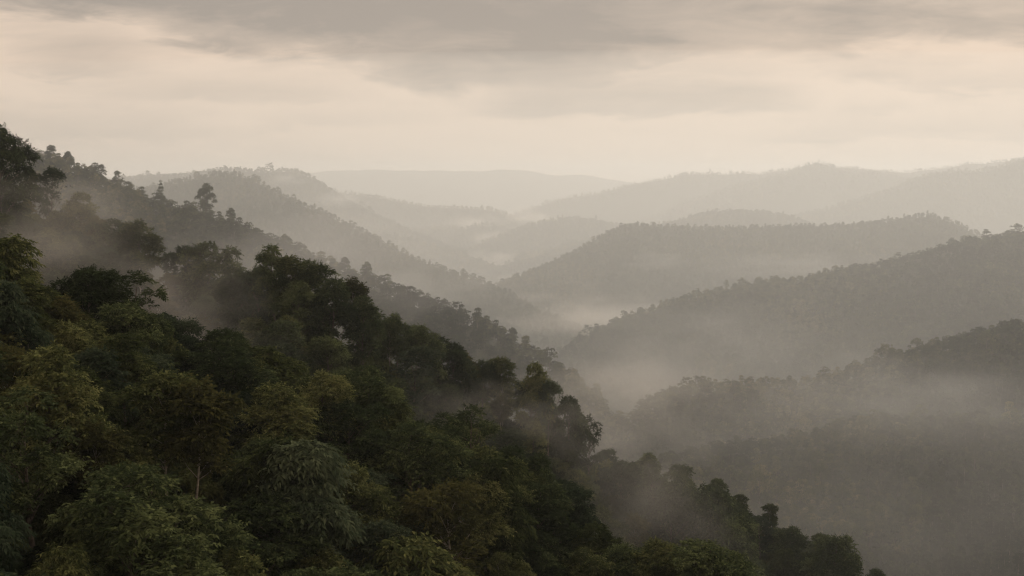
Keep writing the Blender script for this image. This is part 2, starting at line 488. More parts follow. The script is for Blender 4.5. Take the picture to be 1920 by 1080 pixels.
hill('rightrange', 'mountain', 'long pale mountain range on the right horizon',
     [(-900, 700, 5600), (700, 480, 5600), (900, 425, 5600), (985, 388, 5600), (1060, 372, 5600), (1150, 356, 5600), (1215, 338, 5600), (1280, 324, 5600), (1340, 323, 5600), (1420, 322, 5600), (1480, 312, 5600), (1530, 303, 5600), (1570, 312, 5600), (1640, 315, 5600),
      (1690, 322, 5600), (1760, 313, 5600), (1840, 298, 5600), (1880, 296, 5600), (1960, 292, 5600), (2300, 300, 5600), (2700, 330, 5600)],
     .38, 1500, 1200, 8, fold=130, fold_w=360, rough_px=8, seed=9, round_=80)
hill('rightmid', 'mountain', 'slightly nearer pale ridge making the peak of the right range',
     [(-900, 900, 4700), (1000, 470, 4700), (1250, 395, 4700), (1320, 366, 4700), (1380, 348, 4700), (1430, 334, 4700), (1480, 317, 4700), (1530, 304, 4700), (1575, 314, 4700), (1640, 317, 4700), (1700, 330, 4700), (1780, 352, 4700), (1900, 395, 4700), (2700, 600, 4700)],
     .38, 1300, 1000, 8, fold=120, fold_w=300, rough_px=7, seed=19, round_=70)
hill('rightshoulder', 'mountain', 'grey mountain shoulder entering from the right edge',
     [(-900, 1000, 3200), (1200, 500, 3300), (1400, 430, 3350), (1490, 402, 3400), (1560, 386, 3400), (1620, 366, 3400), (1690, 341, 3400), (1740, 323, 3400), (1790, 317, 3400), (1850, 317, 3400), (1900, 297, 3400), (1960, 282, 3400), (2200, 285, 3400), (2700, 290, 3400)],
     .42, 1100, 900, 9, fold=90, fold_w=260, rough_px=4, seed=10, round_=60)
hill('centrehill', 'hill', 'pale rounded hill in the valley centre',
     [(-900, 900, 2800), (700, 560, 2850), (820, 495, 2900), (880, 462, 2900), (930, 436, 2900), (1000, 411, 2900), (1070, 402, 2900), (1110, 405, 2900), (1150, 415, 2900), (1220, 430, 2900), (1400, 480, 2900), (2700, 900, 2900)],
     .40, 800, 700, 10, fold=60, fold_w=190, rough_px=2.5, seed=11, round_=50)
hill('centrespur', 'hill', 'low hazy spur in front of the pale rounded hill',
     [(-900, 1000, 2300), (800, 560, 2350), (900, 506, 2400), (940, 487, 2400), (1000, 470, 2400), (1080, 450, 2400), (1130, 440, 2400), (1300, 425, 2400), (1600, 470, 2400), (2700, 900, 2400)],
     .40, 700, 600, 10, fold=50, fold_w=160, seed=12, round_=40)
hill('backknoll', 'hill', 'hazy wooded knoll behind the main right hill',
     [(-900, 900, 2000), (1000, 480, 2050), (1150, 432, 2050), (1290, 402, 2050), (1350, 391, 2050), (1420, 390, 2050), (1460, 394, 2050), (1510, 408, 2050), (1600, 440, 2050), (1800, 500, 2050), (2700, 800, 2050)],
     .42, 600, 500, 9, fold=40, fold_w=130, seed=13, round_=40)
hill('righthill', 'hill', 'broad grey green wooded hill on the right',
     [(-900, 1100, 1300), (700, 680, 1350), (880, 560, 1380), (940, 521, 1400), (1000, 497, 1420), (1060, 472, 1440), (1120, 432, 1460), (1170, 409, 1470), (1240, 409, 1480), (1300, 416, 1480), (1400, 418, 1480), (1480, 416, 1480), (1560, 416, 1470), (1620, 410, 1460), (1680, 400, 1450), (1740, 389, 1440),
      (1790, 402, 1440), (1830, 426, 1430), (1900, 455, 1430), (2100, 520, 1400), (2700, 700, 1400)],
     .42, 560, 460, 9, fold=90, fold_w=110, seed=14, round_=30)
hill('rightspur', 'hill', 'darker wooded slope below the broad right hill',
     [(-900, 1400, 850), (900, 760, 900), (1060, 642, 920), (1110, 607, 930), (1180, 577, 940), (1260, 547, 950), (1320, 532, 955), (1420, 520, 965), (1520, 506, 970), (1640, 482, 970), (1740, 460, 970), (1800, 442, 970), (1880, 429, 970), (1920, 425, 970), (2100, 400, 960), (2700, 380, 950)],
     .42, 380, 380, 9, fold=60, fold_w=80, seed=15, round_=25)
hill('rightnear', 'hill', 'dark wooded slope at the right edge of the valley',
     [(-900, 1500, 480), (1000, 900, 520), (1170, 765, 545), (1250, 718, 555), (1330, 702, 560), (1450, 692, 570), (1580, 682, 575), (1660, 652, 575), (1740, 632, 575), (1840, 606, 575), (1920, 590, 575), (2100, 560, 570), (2700, 500, 560)],
     .40, 170, 220, 9, fold=22, fold_w=60, seed=16, round_=20)
hill('rightlow', 'hillside', 'shaded forest slope across the lower right of the valley',
     [(-900, 1700, 380), (1100, 940, 410), (1200, 850, 420), (1350, 810, 430), (1500, 795, 440), (1600, 778, 445), (1750, 770, 450), (1920, 765, 450), (2100, 755, 450), (2700, 720, 450)],
     .33, 190, 160, 9, fold=14, fold_w=50, seed=18, round_=20)

for h in HILLS.values():
    h.build()

order = sorted(HILLS.values(), key=lambda h: float(h.D(np.array([1000.0]))[0]))


def hidden(h, px, py_top, margin):
    """True where a nearer crest covers the tree top by more than margin pixels."""
    r = np.zeros(len(px), bool)
    dh = h.D(px)
    for k in HILLS.values():
        if k is h:
            continue
        r |= (k.D(px) < dh - 5) & (k.sil(px) < py_top - margin)
    return r


# ground sheet below everything, out to the far side of the ranges
gz = -330.0
gv = np.array([(-11500, -700, gz), (11500, -700, gz), (11500, 12500, gz), (-11500, 12500, gz)], float)
n = 24
gx, gy = np.meshgrid(np.linspace(-11500, 11500, n), np.linspace(-700, 12500, n))
gzv = gz + 25 * fbm(gx / 1500, gy / 1500, 90, 3)
GV = np.stack([gx, gy, gzv], -1).reshape(-1, 3)
i, j = np.meshgrid(np.arange(n - 1), np.arange(n - 1), indexing='ij')
a = (i * n + j).ravel()
gm = mesh_from('ground', GV, [np.stack([a, a + 1, a + n + 1, a + n], 1)], [M_HILL], smooth=True)
go = bpy.data.objects.new('ground', gm); COL.objects.link(go)
go['kind'] = 'structure'; go['label'] = 'valley floor under the hills'; go['category'] = 'ground'


# ------------------------------------------------------------------ forests as stuff
def forest(name, label, cat, pts, scl, rot, idx, protos):
    me = bpy.data.meshes.new(name)
    me.vertices.add(len(pts)); me.vertices.foreach_set('co', np.asarray(pts, np.float32).ravel())
    for an, ty, val in (('scl', 'FLOAT', scl), ('rot', 'FLOAT', rot), ('idx', 'INT', idx)):
        at = me.attributes.new(an, ty, 'POINT')
        at.data.foreach_set('value', np.asarray(val, np.int32 if ty == 'INT' else np.float32))
    o = bpy.data.objects.new(name, me); COL.objects.link(o)
    o['kind'] = 'stuff'; o['label'] = label; o['category'] = cat
    g = bpy.data.node_groups.new(name, 'GeometryNodeTree')
    g.interface.new_socket('Geometry', in_out='INPUT', socket_type='NodeSocketGeometry')
    g.interface.new_socket('Geometry', in_out='OUTPUT', socket_type='NodeSocketGeometry')
    N = g.nodes; L = g.links.new
    gi = N.new('NodeGroupInput'); gout = N.new('NodeGroupOutput')
    iop = N.new('GeometryNodeInstanceOnPoints'); jn = N.new('GeometryNodeJoinGeometry')
    for po in protos:
        ob = N.new('GeometryNodeObjectInfo'); ob.inputs['Object'].default_value = po
        gti = N.new('GeometryNodeGeometryToInstance')
        L(ob.outputs['Geometry'], gti.inputs[0]); L(gti.outputs[0], jn.inputs[0])
    L(gi.outputs[0], iop.inputs['Points']); L(jn.outputs[0], iop.inputs['Instance'])
    iop.inputs['Pick Instance'].default_value = True
    def attr(nm, ty):
        a = N.new('GeometryNodeInputNamedAttribute'); a.data_type = ty; a.inputs['Name'].default_value = nm
        return a.outputs['Attribute']
    L(attr('idx', 'INT'), iop.inputs['Instance Index'])
    L(attr('scl', 'FLOAT'), iop.inputs['Scale'])
    cx = N.new('ShaderNodeCombineXYZ'); L(attr('rot', 'FLOAT'), cx.inputs['Z'])
    L(cx.outputs[0], iop.inputs['Rotation'])
    L(iop.outputs[0], gout.inputs[0])
    md = o.modifiers.new('scatter', 'NODES'); md.node_group = g
    return o


LOW_OBJ = [bpy.data.objects.new('far_tree', t.both) for t in LOW]
BUSH_OBJ = [bpy.data.objects.new('bush', t.both) for t in BUSH]


def scatter(h, spacing, t0, t1, px0=-160, px1=2080, seed=0, jit=.48):
    """Jittered grid over the slope of a hill: returns column, t."""
    r = np.random.default_rng(seed + 500)
    A, B = [], []
    for t in np.arange(t0, t1, spacing):
        p = px0 + r.random() * 30
        Dm = h.D(np.arange(px0, px1, 20.0))
        row = []
        while p < px1:
            D = float(np.interp(p, np.arange(px0, px1, 20.0), Dm)) - t
            st = spacing * F / max(D, 30)
            row.append((p + r.uniform(-jit, jit) * st, t + r.uniform(-jit, jit) * spacing)); p += st
        if row:
            row = np.array(row); A.append(row[:, 0]); B.append(row[:, 1])
    return np.concatenate(A), np.concatenate(B)


def wood(key, label, spacing, scale, t0, t1, seed, margin=40):
    h = HILLS[key]
    px, t = scatter(h, spacing, t0, t1, seed=seed)
    g = h.ground(px, t)
    r = np.random.default_rng(seed + 900)
    s = scale * np.clip(r.lognormal(0, .20, len(px)), .6, 1.7)
    # clearings and patches of lower trees
    x, y = g[:, 0], g[:, 1]
    patch = fbm(x / (spacing * 9), y / (spacing * 9), seed + 70, 3)
    s *= np.clip(1 + 0.3 * patch, .65, 1.35)
    s *= np.where(r.random(len(px)) < .035, r.uniform(1.25, 1.6, len(px)), 1.0)      # emergent trees
    top = g.copy(); top[:, 2] += 13.5 * s
    tpx, tpy = pix(top)
    keep = (tpx > -150) & (tpx < 2070) & (tpy < 1180) & ~hidden(h, tpx, tpy, margin)
    g, s = g[keep], s[keep]
    g[:, 2] -= 0.6
    return forest('forest', label, 'forest', g, s, r.uniform(0, 6.28, len(g)), r.integers(0, len(LOW), len(g)), LOW_OBJ)


wood('ridge', 'dense hazy wood covering the left ridge', 4.3, .48, -14, 190, 1)
wood('ridge2', 'hazy grey wood on the second left ridge', 4.7, .37, -18, 330, 2)
wood('leftpeak', 'pale distant wood on the round topped left hill', 8.5, .6, -30, 380, 3)
wood('leftmid', 'pale wood on the low misty valley spur', 8.5, .68, -30, 280, 4)
wood('leftfar', 'faint wood on the low distant ridge', 14, .8, -40, 300, 5)
wood('valleyknoll', 'faint wood on the small valley knoll', 12, .75, -30, 260, 17)
wood('tinyknoll', 'faint wood on the very small knoll', 12, .7, -30, 200, 27)
wood('centrehill', 'pale wood on the rounded hill in the valley centre', 9, .6, -30, 380, 6)
wood('centrespur', 'hazy wood on the low central spur', 9, .68, -30, 280, 7)
wood('backknoll', 'hazy wood on the knoll behind the right hill', 6.0, .44, -30, 220, 8)
wood('righthill', 'grey green wood over the broad right hill', 4.7, .37, -20, 420, 9)
wood('rightspur', 'dark hazy wood on the slope below the right hill', 4.2, .41, -16, 330, 10)
wood('rightnear', 'dark wood on the slope at the right edge', 3.8, .43, -12, 160, 11)
wood('rightlow', 'shaded wood across the lower right slope', 3.8, .45, -12, 185, 12)
wood('rightmid', 'very pale wood on the peak of the right range', 16, .7, -40, 260, 15)
wood('rightrange', 'very pale wood on the long right range', 18, .75, -40, 160, 14)
wood('rightshoulder', 'pale wood on the mountain shoulder at right', 11, .6, -40, 350, 13)

# undergrowth on the two near slopes
for key, lab, sp_, t1_, sd, f in (('near', 'leafy undergrowth under the near trees', 1.7, 46, 21, .52), ('spur', 'bushes and young growth on the misty spur', 2.6, 84, 22, .8)):
    h = HILLS[key]
    px, t = scatter(h, sp_, -8, t1_, seed=sd)
    g = h.ground(px, t)
    r = np.random.default_rng(sd)
    s = f * r.uniform(.6, 1.35, len(px))
    top = g.copy(); top[:, 2] += 3 * s
    tpx, tpy = pix(top)
    kp = (tpx > -200) & (tpx < 2120) & (tpy < 1250) & ~hidden(h, tpx, tpy, 60)
    forest('undergrowth', lab, 'undergrowth', g[kp], s[kp], r.uniform(0, 6.28, kp.sum()), r.integers(0, 2, kp.sum()), BUSH_OBJ)


# ------------------------------------------------------------------ single trees
NAMES = {'broad': 'broadleaf_tree', 'drooping': 'drooping_tree', 'dense': 'dense_tree', 'umbrella': 'umbrella_tree', 'slender': 'slender_tree',
         'lacy': 'sparse_tree', 'brownish': 'brownish_tree', 'conifer': 'conifer_tree'}
PLACED = []


def tree(kind, base, height, yaw, label, group=None, var=0, wide=1.0):
    T = PRO[kind][var % len(PRO[kind])]
    root = bpy.data.objects.new(NAMES[kind], None)
    COL.objects.link(root)
    s = height / T.H
    root.location = base; root.rotation_euler = (0, 0, yaw); root.scale = (s * wide * random.uniform(.85, 1.18), s * wide * random.uniform(.85, 1.18), s)
    root.empty_display_size = 1.0
    root['label'] = label; root['category'] = 'tree'
    if group:
        root['group'] = group
    for nm, me in (('trunk', T.trunk), ('crown', T.crown)):
        c = bpy.data.objects.new(nm, me); COL.objects.link(c); c.parent = root
    PLACED.append((base[0], base[1], T.R * s))
    return root


def hill_t(h, px, D):
    """Metres in front of the crest for a depth D at column px."""
    c = P(px, h.sil(np.array([float(px)]))[0], h.D(np.array([float(px)]))[0])
    return (float(c[1]) - D) * math.hypot(float(c[0]), float(c[1])) / float(c[1])


def tree_at(key, kind, px, py, D, label, var=0, yaw=None, group=None, hmin=6, hmax=30, wide=1.0):
    """A tree whose top shows at (px, py) at depth D, standing on the hill's ground there."""
    h = HILLS[key]
    f = {'near': NS, 'spur': SS}.get(key, 1.0)
    D *= f; hmin *= f; hmax *= f
    top = P(px, py, D)
    g = h.ground(np.array([float(px)]), np.array([hill_t(h, px, D)]))[0]
    H = float(np.clip(top[2] - g[2], hmin, hmax))
    if top[2] - g[2] > hmax:
        print('CLIP', label, round(float(top[2] - g[2]), 1), hmax)
    base = (float(top[0]), float(top[1]), float(min(g[2], top[2] - H * 0.98)) - 0.15)
    return tree(kind, base, H + 0.15, random.uniform(0, 6.28) if yaw is None else yaw, label, group, var, wide)


GA = 'trees crowded on the near slope'
GB = 'misty trees on the spur behind the near slope'
GC = 'trees breaking the skyline of the left ridge'
# near slope, skyline trees
for a in [
    ('drooping', 12, 446, 100, 'drooping bright leafed tree cut by the left edge, tallest of the near slope', 0),
    ('dense', 165, 503, 108, 'dark dense tree just right of the left edge tree, pointed top', 0),
    ('lacy', 248, 510, 111, 'thin stemmed dark tree with tufted top beside the dark dense tree', 1),
    ('dense', 330, 602, 116, 'small dark rounded tree top against the brown mist gap', 1),
    ('broad', 412, 620, 117, 'rounded dark tree on near slope below the brown mist gap', 1),
    ('drooping', 515, 654, 116, 'small tiered tree standing in front of the tall dark clump', 0),
    ('broad', 690, 690, 120, 'broad dark tree under the right shoulder of the tall clump', 1),
    ('lacy', 876, 760, 126, 'lone dark tree with airy crown and thin trunk against grey mist', 1),
    ('broad', 962, 840, 125, 'broad crowned tree with flat dense top right of the lone airy tree', 1),
    ('dense', 1052, 905, 124, 'dark rounded tree on the lower edge of the near slope', 1),
    ('broad', 1115, 985, 118, 'olive tree at the foot of the near slope edge, beside pale mist', 0),
    ('broad', 1225, 1013, 112, 'low olive tree on the bottom edge with twiggy upright top', 2),
    ('dense', 1335, 1024, 106, 'last dark tree on the bottom edge, rightmost of the near slope', 0),
    ('broad', 600, 700, 112, 'olive green tree with bright tips below the tiered tree', 2),
    ('broad', 780, 795, 118, 'dark tree top just left of the lone airy tree', 1),
    ('drooping', 560, 832, 88, 'large drooping tree with pale blue green sprays near bottom centre left', 1),
    ('drooping', 55, 735, 84, 'drooping olive tree at the left edge, halfway down the near slope', 0),
    ('drooping', 225, 800, 82, 'leaning olive tree with long drooping sprays, lower left', 0),
    ('drooping', 95, 925, 74, 'yellow tinged drooping tree in the lower left corner', 0),
    ('slender', 305, 700, 85, 'slender tree with pale bare trunk in the gap of the lower left', 0),
    ('slender', 348, 715, 84, 'slender brown trunk tree beside the pale bare trunk', 1),
    ('broad', 330, 935, 76, 'broad blue green tree crown at the bottom, left of centre', 1),
    ('brownish', 835, 905, 100, 'brownish thin tree amid the green canopy at bottom centre', 0),
]:
    tree_at('near', a[0], a[1], a[2], a[3], a[4], a[5], group=GA)
# the spur, skyline trees
for a in [
    ('dense', 0, 236, 205, 'tall dark tree cut by the upper left edge', 0),
    ('slender', 56, 318, 262, 'small grey tree between the tall edge tree and the lacy crowned tree', 0),
    ('lacy', 96, 314, 262, 'misty lacy crowned tree near the upper left edge', 0),
    ('broad', 150, 362, 250, 'misty round crowned tree below the lacy crowned tree', 0),
    ('broad', 212, 412, 243, 'left of two misty broad trees above the brown mist', 1),
    ('broad', 262, 414, 238, 'right of two misty broad trees above the brown mist', 2),
    ('dense', 345, 462, 226, 'misty dark topped tree left of the gap before the tall clump', 1),
    ('broad', 388, 456, 222, 'misty tree with pointed crown just left of the tall clump', 1),
    ('umbrella', 512, 461, 181, 'tallest tree of the dark clump with domed top', 0),
    ('umbrella', 452, 512, 186, 'left shoulder tree of the tall dark clump', 1),
    ('umbrella', 578, 488, 181, 'tree with ragged top right of the tallest clump tree', 1),
    ('umbrella', 625, 524, 176, 'ragged round tree on the right side of the tall clump', 0),
    ('lacy', 482, 500, 183, 'airy topped tree just left of the tallest clump tree', 0),
    ('slender', 548, 480, 179, 'thin tufted tree rising between the two tallest clump trees', 0),
    ('lacy', 606, 500, 181, 'narrow dark tree in the middle of the clump skyline', 1),
    ('slender', 655, 522, 186, 'thin tree near the right end of the clump skyline', 1),
    ('slender', 730, 604, 198, 'narrow tree between the spiky tree and the small lone tree', 0),
    ('lacy', 820, 632, 214, 'airy tree between the dark pointed tree and the rounded tree of the spur skyline', 1),
    ('slender', 872, 660, 220, 'thin dark tree left of the domed tree on spur skyline', 1),
    ('lacy', 1030, 712, 214, 'airy tree on the right shoulder of the dense round tree', 0),
    ('umbrella', 676, 556, 180, 'olive tinted round tree ending the tall clump on the right', 0),
    ('lacy', 712, 584, 200, 'thin spiky tree just right of the tall clump', 1),
    ('umbrella', 745, 590, 205, 'small tree standing alone right of the tall clump', 1),
    ('dense', 792, 612, 208, 'dark pointed tree right of the small lone tree', 0),
    ('broad', 846, 645, 216, 'rounded tree midway down the spur skyline', 1),
    ('umbrella', 905, 676, 222, 'domed tree on spur skyline left of the dense round tree', 1),
    ('slender', 943, 670, 222, 'thin tree with tufted top on spur skyline', 0),
    ('broad', 1004, 682, 216, 'dense dark round tree standing out on the spur skyline', 0),
    ('broad', 1064, 745, 222, 'dark tree stepping down right of the dense round tree', 1),
    ('lacy', 1105, 778, 228, 'small dark tree low on the spur skyline', 1),
    ('dense', 1165, 868, 225, 'dark misty tree below the end of the spur skyline', 1),
    ('dense', 1262, 905, 228, 'left of two dark misty trees in the lower valley', 0),
    ('broad', 1340, 918, 230, 'right of two dark misty trees in the lower valley', 1),
    ('dense', 1562, 1010, 235, 'dark round tree on bottom edge, right of centre', 0),
]:
    tree_at('spur', a[0], a[1], a[2], a[3], a[4], a[5], group=GB, wide=.72 if a[1] > 980 else .84)
# the ridge, trees that stand out
for a in [
    ('umbrella', 386, 344, 612, 'lone tall umbrella shaped tree on the left ridge skyline', 0),
    ('conifer', 299, 338, 622, 'lone narrow pointed tree on the left ridge skyline', 0),
    ('umbrella', 432, 390, 603, 'small round tree right of the lone umbrella shaped tree', 0),
    ('umbrella', 95, 272, 650, 'dome topped tree high on the left ridge near the upper left edge', 1),
    ('broad', 128, 284, 650, 'round tree right of the dome topped tree on the left ridge', 1),
    ('lacy', 188, 308, 645, 'thin crowned tree on the left ridge skyline against pale sky', 0),
    ('lacy', 222, 320, 640, 'leaning airy tree on the left ridge skyline against pale sky', 0),
    ('umbrella', 648, 482, 560, 'small dark tree at the start of the lower left ridge', 1),
    ('umbrella', 687, 491, 552, 'small round tree on the lower left ridge', 0),
    ('umbrella', 962, 614, 552, 'round tree near the low end of the left ridge', 1),
]:
    tree_at('ridge', a[0], a[1], a[2], a[3], a[4], a[5], group=GC, wide=.8 if a[0] == 'umbrella' else .75)


def clear(x, y, dist):
    return all((x - a) ** 2 + (y - b) ** 2 > (dist + 0.25 * c) ** 2 for a, b, c in PLACED)


LOOK = {'broad': 'broad round crowned tree', 'drooping': 'tree with drooping sprays of long leaves', 'dense': 'dark dense crowned tree', 'umbrella': 'tall dome topped tree',
        'slender': 'slender tree with narrow crown', 'lacy': 'thin airy crowned tree', 'brownish': 'brownish leafed tree'}


def zone_near(px, py):
    if px < 330:
        return 'in the canopy along the left edge' if py < 760 else 'in the lower left corner canopy'
    if px < 700:
        return 'in the middle of the near canopy' if py < 830 else 'along the bottom edge left of centre'
    return 'in the canopy under the lone airy tree' if px < 1000 else 'at the low right end of the near slope'


def zone_spur(px, py):
    if px < 430:
        return 'in brown mist at the left of the spur'
    if px < 720:
        return 'within the tall dark clump'
    if px < 1080:
        return 'on the misty slope right of the tall clump'
    return 'scattered in the fog of the lower valley'


def fill(key, spacing, t0, t1, kinds, wts, hrange, zone, group, seed, limit, pxr=(-120, 1700), drop=6):
    h = HILLS[key]
    px, t = scatter(h, spacing, t0, t1, px0=pxr[0], px1=pxr[1], seed=seed, jit=.38)
    g = h.ground(px, t)
    r = np.random.default_rng(seed)
    cnt = 0
    for i in range(len(px)):
        b = g[i]
        if not clear(b[0], b[1], spacing * .40):
            continue
        H = r.uniform(*hrange)
        tx, ty = pix(b + np.array([0, 0, H]))
        lim = h.sil(np.array([float(tx)]))[0] + drop + abs(r.normal()) * (34 if key == 'near' else 48)
        if ty < lim:      # keep the skyline: shorten
            H = H - (lim - ty) / F * b[1]
            tx, ty = pix(b + np.array([0, 0, H]))
        if H < 4:
            continue
        if ty > 1130 or tx < -130 or tx > 1990:
            continue
        if hidden(h, np.array([tx]), np.array([ty]), 50 if key == 'near' else 8)[0]:
            continue
        if key == 'near' and abs(tx - 325) < 75 and 690 < ty < 905:
            continue
        kd = kinds[r.choice(len(kinds), p=wts)]
        tree(kd, (float(b[0]), float(b[1]), float(b[2]) - .15), H, r.uniform(0, 6.28), LOOK[kd] + ' ' + zone(tx, ty), group, int(r.integers(0, 9)))
        cnt += 1
        if cnt >= limit:
            break
    print('filled', key, cnt)


fill('near', 4.5 * NS, -5, 72 * NS, ['broad', 'drooping', 'dense', 'slender', 'lacy', 'brownish'], [.33, .20, .18, .15, .08, .06], (6.5 * NS, 12.5 * NS), zone_near, GA, 3, 185)
fill('spur', 7.0 * SS, -8, 92 * SS, ['broad', 'umbrella', 'dense', 'slender', 'lacy'], [.28, .22, .22, .18, .10], (8 * SS, 16 * SS), zone_spur, GB, 4, 150, pxr=(-120, 1960), drop=16)

# ------------------------------------------------------------------ air
HAZE = 0.00014
ZTOP = max(h.zmax for h in HILLS.values()) + 24.0
print('haze top', ZTOP)
box = bpy.data.meshes.new('haze')
x0, x1, y0, y1, z0, z1 = -12500, 12500, -900, 13500, min(float(GV[:, 2].min()), min(h.zmin for h in HILLS.values())) - 1.0, ZTOP
bv = [(x, y, z) for x in (x0, x1) for y in (y0, y1) for z in (z0, z1)]
bf = [(0, 1, 3, 2), (4, 6, 7, 5), (0, 4, 5, 1), (2, 3, 7, 6), (0, 2, 6, 4), (1, 5, 7, 3)]
box.from_pydata(bv, [], bf)
haze = bpy.data.objects.new('haze', box); COL.objects.link(haze)
haze['kind'] = 'stuff'; haze['label'] = 'pale haze filling the valley air'; haze['category'] = 'haze'
mh, nt, out = new_mat('haze_air')
pv = nt.nodes.new('ShaderNodeVolumePrincipled')
pv.inputs['Color'].default_value = (.935, .962, .964, 1)
pv.inputs['Density'].default_value = HAZE
pv.inputs['Anisotropy'].default_value = 0.38
nt.links.new(pv.outputs[0], out.inputs['Volume'])
box.materials.append(mh)


def ellipsoid(name, c, rad, nu=32, nv=16):
    V = [(0, 0, 1)]
    for i in range(1, nv):
        a = math.pi * i / nv
        for j in range(nu):
            b = 2 * math.pi * j / nu
            V.append((math.sin(a) * math.cos(b), math.sin(a) * math.sin(b), math.cos(a)))
    V.append((0, 0, -1))
    Fs = [(0, 1 + j, 1 + (j + 1) % nu) for j in range(nu)]
    for i in range(nv - 2):
        o = 1 + i * nu
        for j in range(nu):
            Fs.append((o + j, o + nu + j, o + nu + (j + 1) % nu, o + (j + 1) % nu))
    o = 1 + (nv - 2) * nu
    Fs += [(o + j, len(V) - 1, o + (j + 1) % nu) for j in range(nu)]
    me = bpy.data.meshes.new(name); me.from_pydata(V, [], Fs)
    ob = bpy.data.objects.new(name, me); COL.objects.link(ob)
    ob.location = c; ob.scale = rad
    return ob


def mist(label, px, py, D, rad, dens, col=(.97, .965, .95), noise=2.2, even=False):
    """A soft bank of mist: density dies away to nothing at its skin."""
    o = ellipsoid('mist', tuple(float(v) for v in P(px, py, D)), rad)
    o['kind'] = 'stuff'; o['label'] = label; o['category'] = 'mist'
    m, nt, out = new_mat('mist_air')
    L = nt.links.new
    v = nt.nodes.new('ShaderNodeVolumePrincipled')
    v.inputs['Color'].default_value = (*col, 1); v.inputs['Anisotropy'].default_value = 0.38
    if even:
        v.inputs['Density'].default_value = dens
    else:
        tc = nt.nodes.new('ShaderNodeTexCoord')
        ln = nt.nodes.new('ShaderNodeVectorMath'); ln.operation = 'LENGTH'; L(tc.outputs['Object'], ln.inputs[0])
        mr = nt.nodes.new('ShaderNodeMapRange'); mr.interpolation_type = 'SMOOTHSTEP'
        L(ln.outputs['Value'], mr.inputs['Value'])
        for k_, x_ in (('From Min', 0.0), ('From Max', 1.0), ('To Min', 1.0), ('To Max', 0.0)):
            mr.inputs[k_].default_value = x_
        mp = nt.nodes.new('ShaderNodeMapping'); L(tc.outputs['Object'], mp.inputs['Vector'])
        mp.inputs['Location'].default_value = (px * .01, py * .013, D * .007)
        nz = nt.nodes.new('ShaderNodeTexNoise'); nz.inputs['Scale'].default_value = noise; nz.inputs['Detail'].default_value = 4
        L(mp.outputs[0], nz.inputs['Vector'])
        # torn edges: the noise eats into the bank where it thins out
        n2 = nt.nodes.new('ShaderNodeMath'); n2.operation = 'MULTIPLY_ADD'
        L(nz.outputs['Fac'], n2.inputs[0]); n2.inputs[1].default_value = 3.4; n2.inputs[2].default_value = -2.25
        a = nt.nodes.new('ShaderNodeMath'); a.operation = 'MULTIPLY_ADD'
        L(mr.outputs[0], a.inputs[0]); a.inputs[1].default_value = 1.5; L(n2.outputs[0], a.inputs[2])
        mx = nt.nodes.new('ShaderNodeMath'); mx.operation = 'MAXIMUM'; L(a.outputs[0], mx.inputs[0]); mx.inputs[1].default_value = 0.0
        a = nt.nodes.new('ShaderNodeMath'); a.operation = 'MINIMUM'; L(mx.outputs[0], a.inputs[0]); a.inputs[1].default_value = 1.5
        b = nt.nodes.new('ShaderNodeMath'); b.operation = 'MULTIPLY'; L(a.outputs[0], b.inputs[0]); b.inputs[1].default_value = dens
        L(b.outputs[0], v.inputs['Density'])
    L(v.outputs[0], out.inputs['Volume'])
    o.data.materials.append(m)
    return o


mv = ellipsoid('mist', (150, 1180, -100), (1700, 900, 95 + ZTOP), 64, 32)
mv['kind'] = 'stuff'; mv['label'] = 'thin mist lying in the whole valley'; mv['category'] = 'mist'
mm, nt, out = new_mat('valley_mist_air')
v_ = nt.nodes.new('ShaderNodeVolumePrincipled'); v_.inputs['Color'].default_value = (.935, .964, .964, 1)
v_.inputs['Density'].default_value = .00044; v_.inputs['Anisotropy'].default_value = .38
nt.links.new(v_.outputs[0], out.inputs['Volume']); mv.data.materials.append(mm)

WARM = (.99, .94, .88)
mist('brown mist in the gap left of the tall clump', 345, 570, 112, (12, 18, 12), .012, WARM)
mist('brown mist bank below the upper left trees', 120, 440, 140, (22, 28, 11), .010, WARM)
mist('thin mist drifting over the middle of the spur', 880, 770, 135, (15, 20, 7), .004, WARM)
mist('pale mist at the foot of the near slope', 1180, 935, 155, (26, 36, 14), .0055, WARM)
mist('mist on the valley floor beyond the spur', 1190, 740, 380, (60, 120, 24), .0036, WARM)
mist('mist between the left ridge and the spur', 620, 500, 350, (85, 110, 34), .0022)
mist('bright fog in the throat of the valley', 1120, 594, 1020, (120, 130, 34), .0052, WARM, 2.6)
mist('fog pooling where the valley bends', 1010, 545, 1560, (110, 170, 32), .0042, WARM, 2.6)
mist('bright fog bank far up the valley', 925, 494, 2250, (100, 180, 40), .0034, WARM, 2.0)
mist('fog strip below the small knoll', 918, 449, 3250, (100, 180, 46), .0032, WARM, 2.0)
mist('fog bank between the farthest spurs', 890, 421, 3850, (190, 270, 58), .0027, WARM, 2.0)
mist('fog beside the pale rounded hill', 990, 410, 3700, (140, 250, 58), .0024, WARM, 2.0)
mist('mist around the foot of the dense round tree', 1050, 795, 150, (12, 18, 6.5), .0060, WARM, 2.8)
mist('small streak of mist on the face of the broad right hill', 1235, 490, 1330, (70, 60, 18), .0028, noise=2.6)
mist('mist hanging on the round topped left hill', 640, 372, 2450, (90, 160, 30), .0030, noise=3.0)
mist('mist over the saddle behind the second left ridge', 540, 335, 2450, (60, 130, 24), .0026, noise=3.0)
mist('mist low on the slope at lower right', 1600, 900, 300, (130, 120, 60), .0018, noise=2.0)
mist('wisp of mist across the dark right slope', 1700, 740, 420, (90, 90, 24), .0020, (.95, .965, .96), 3.0)
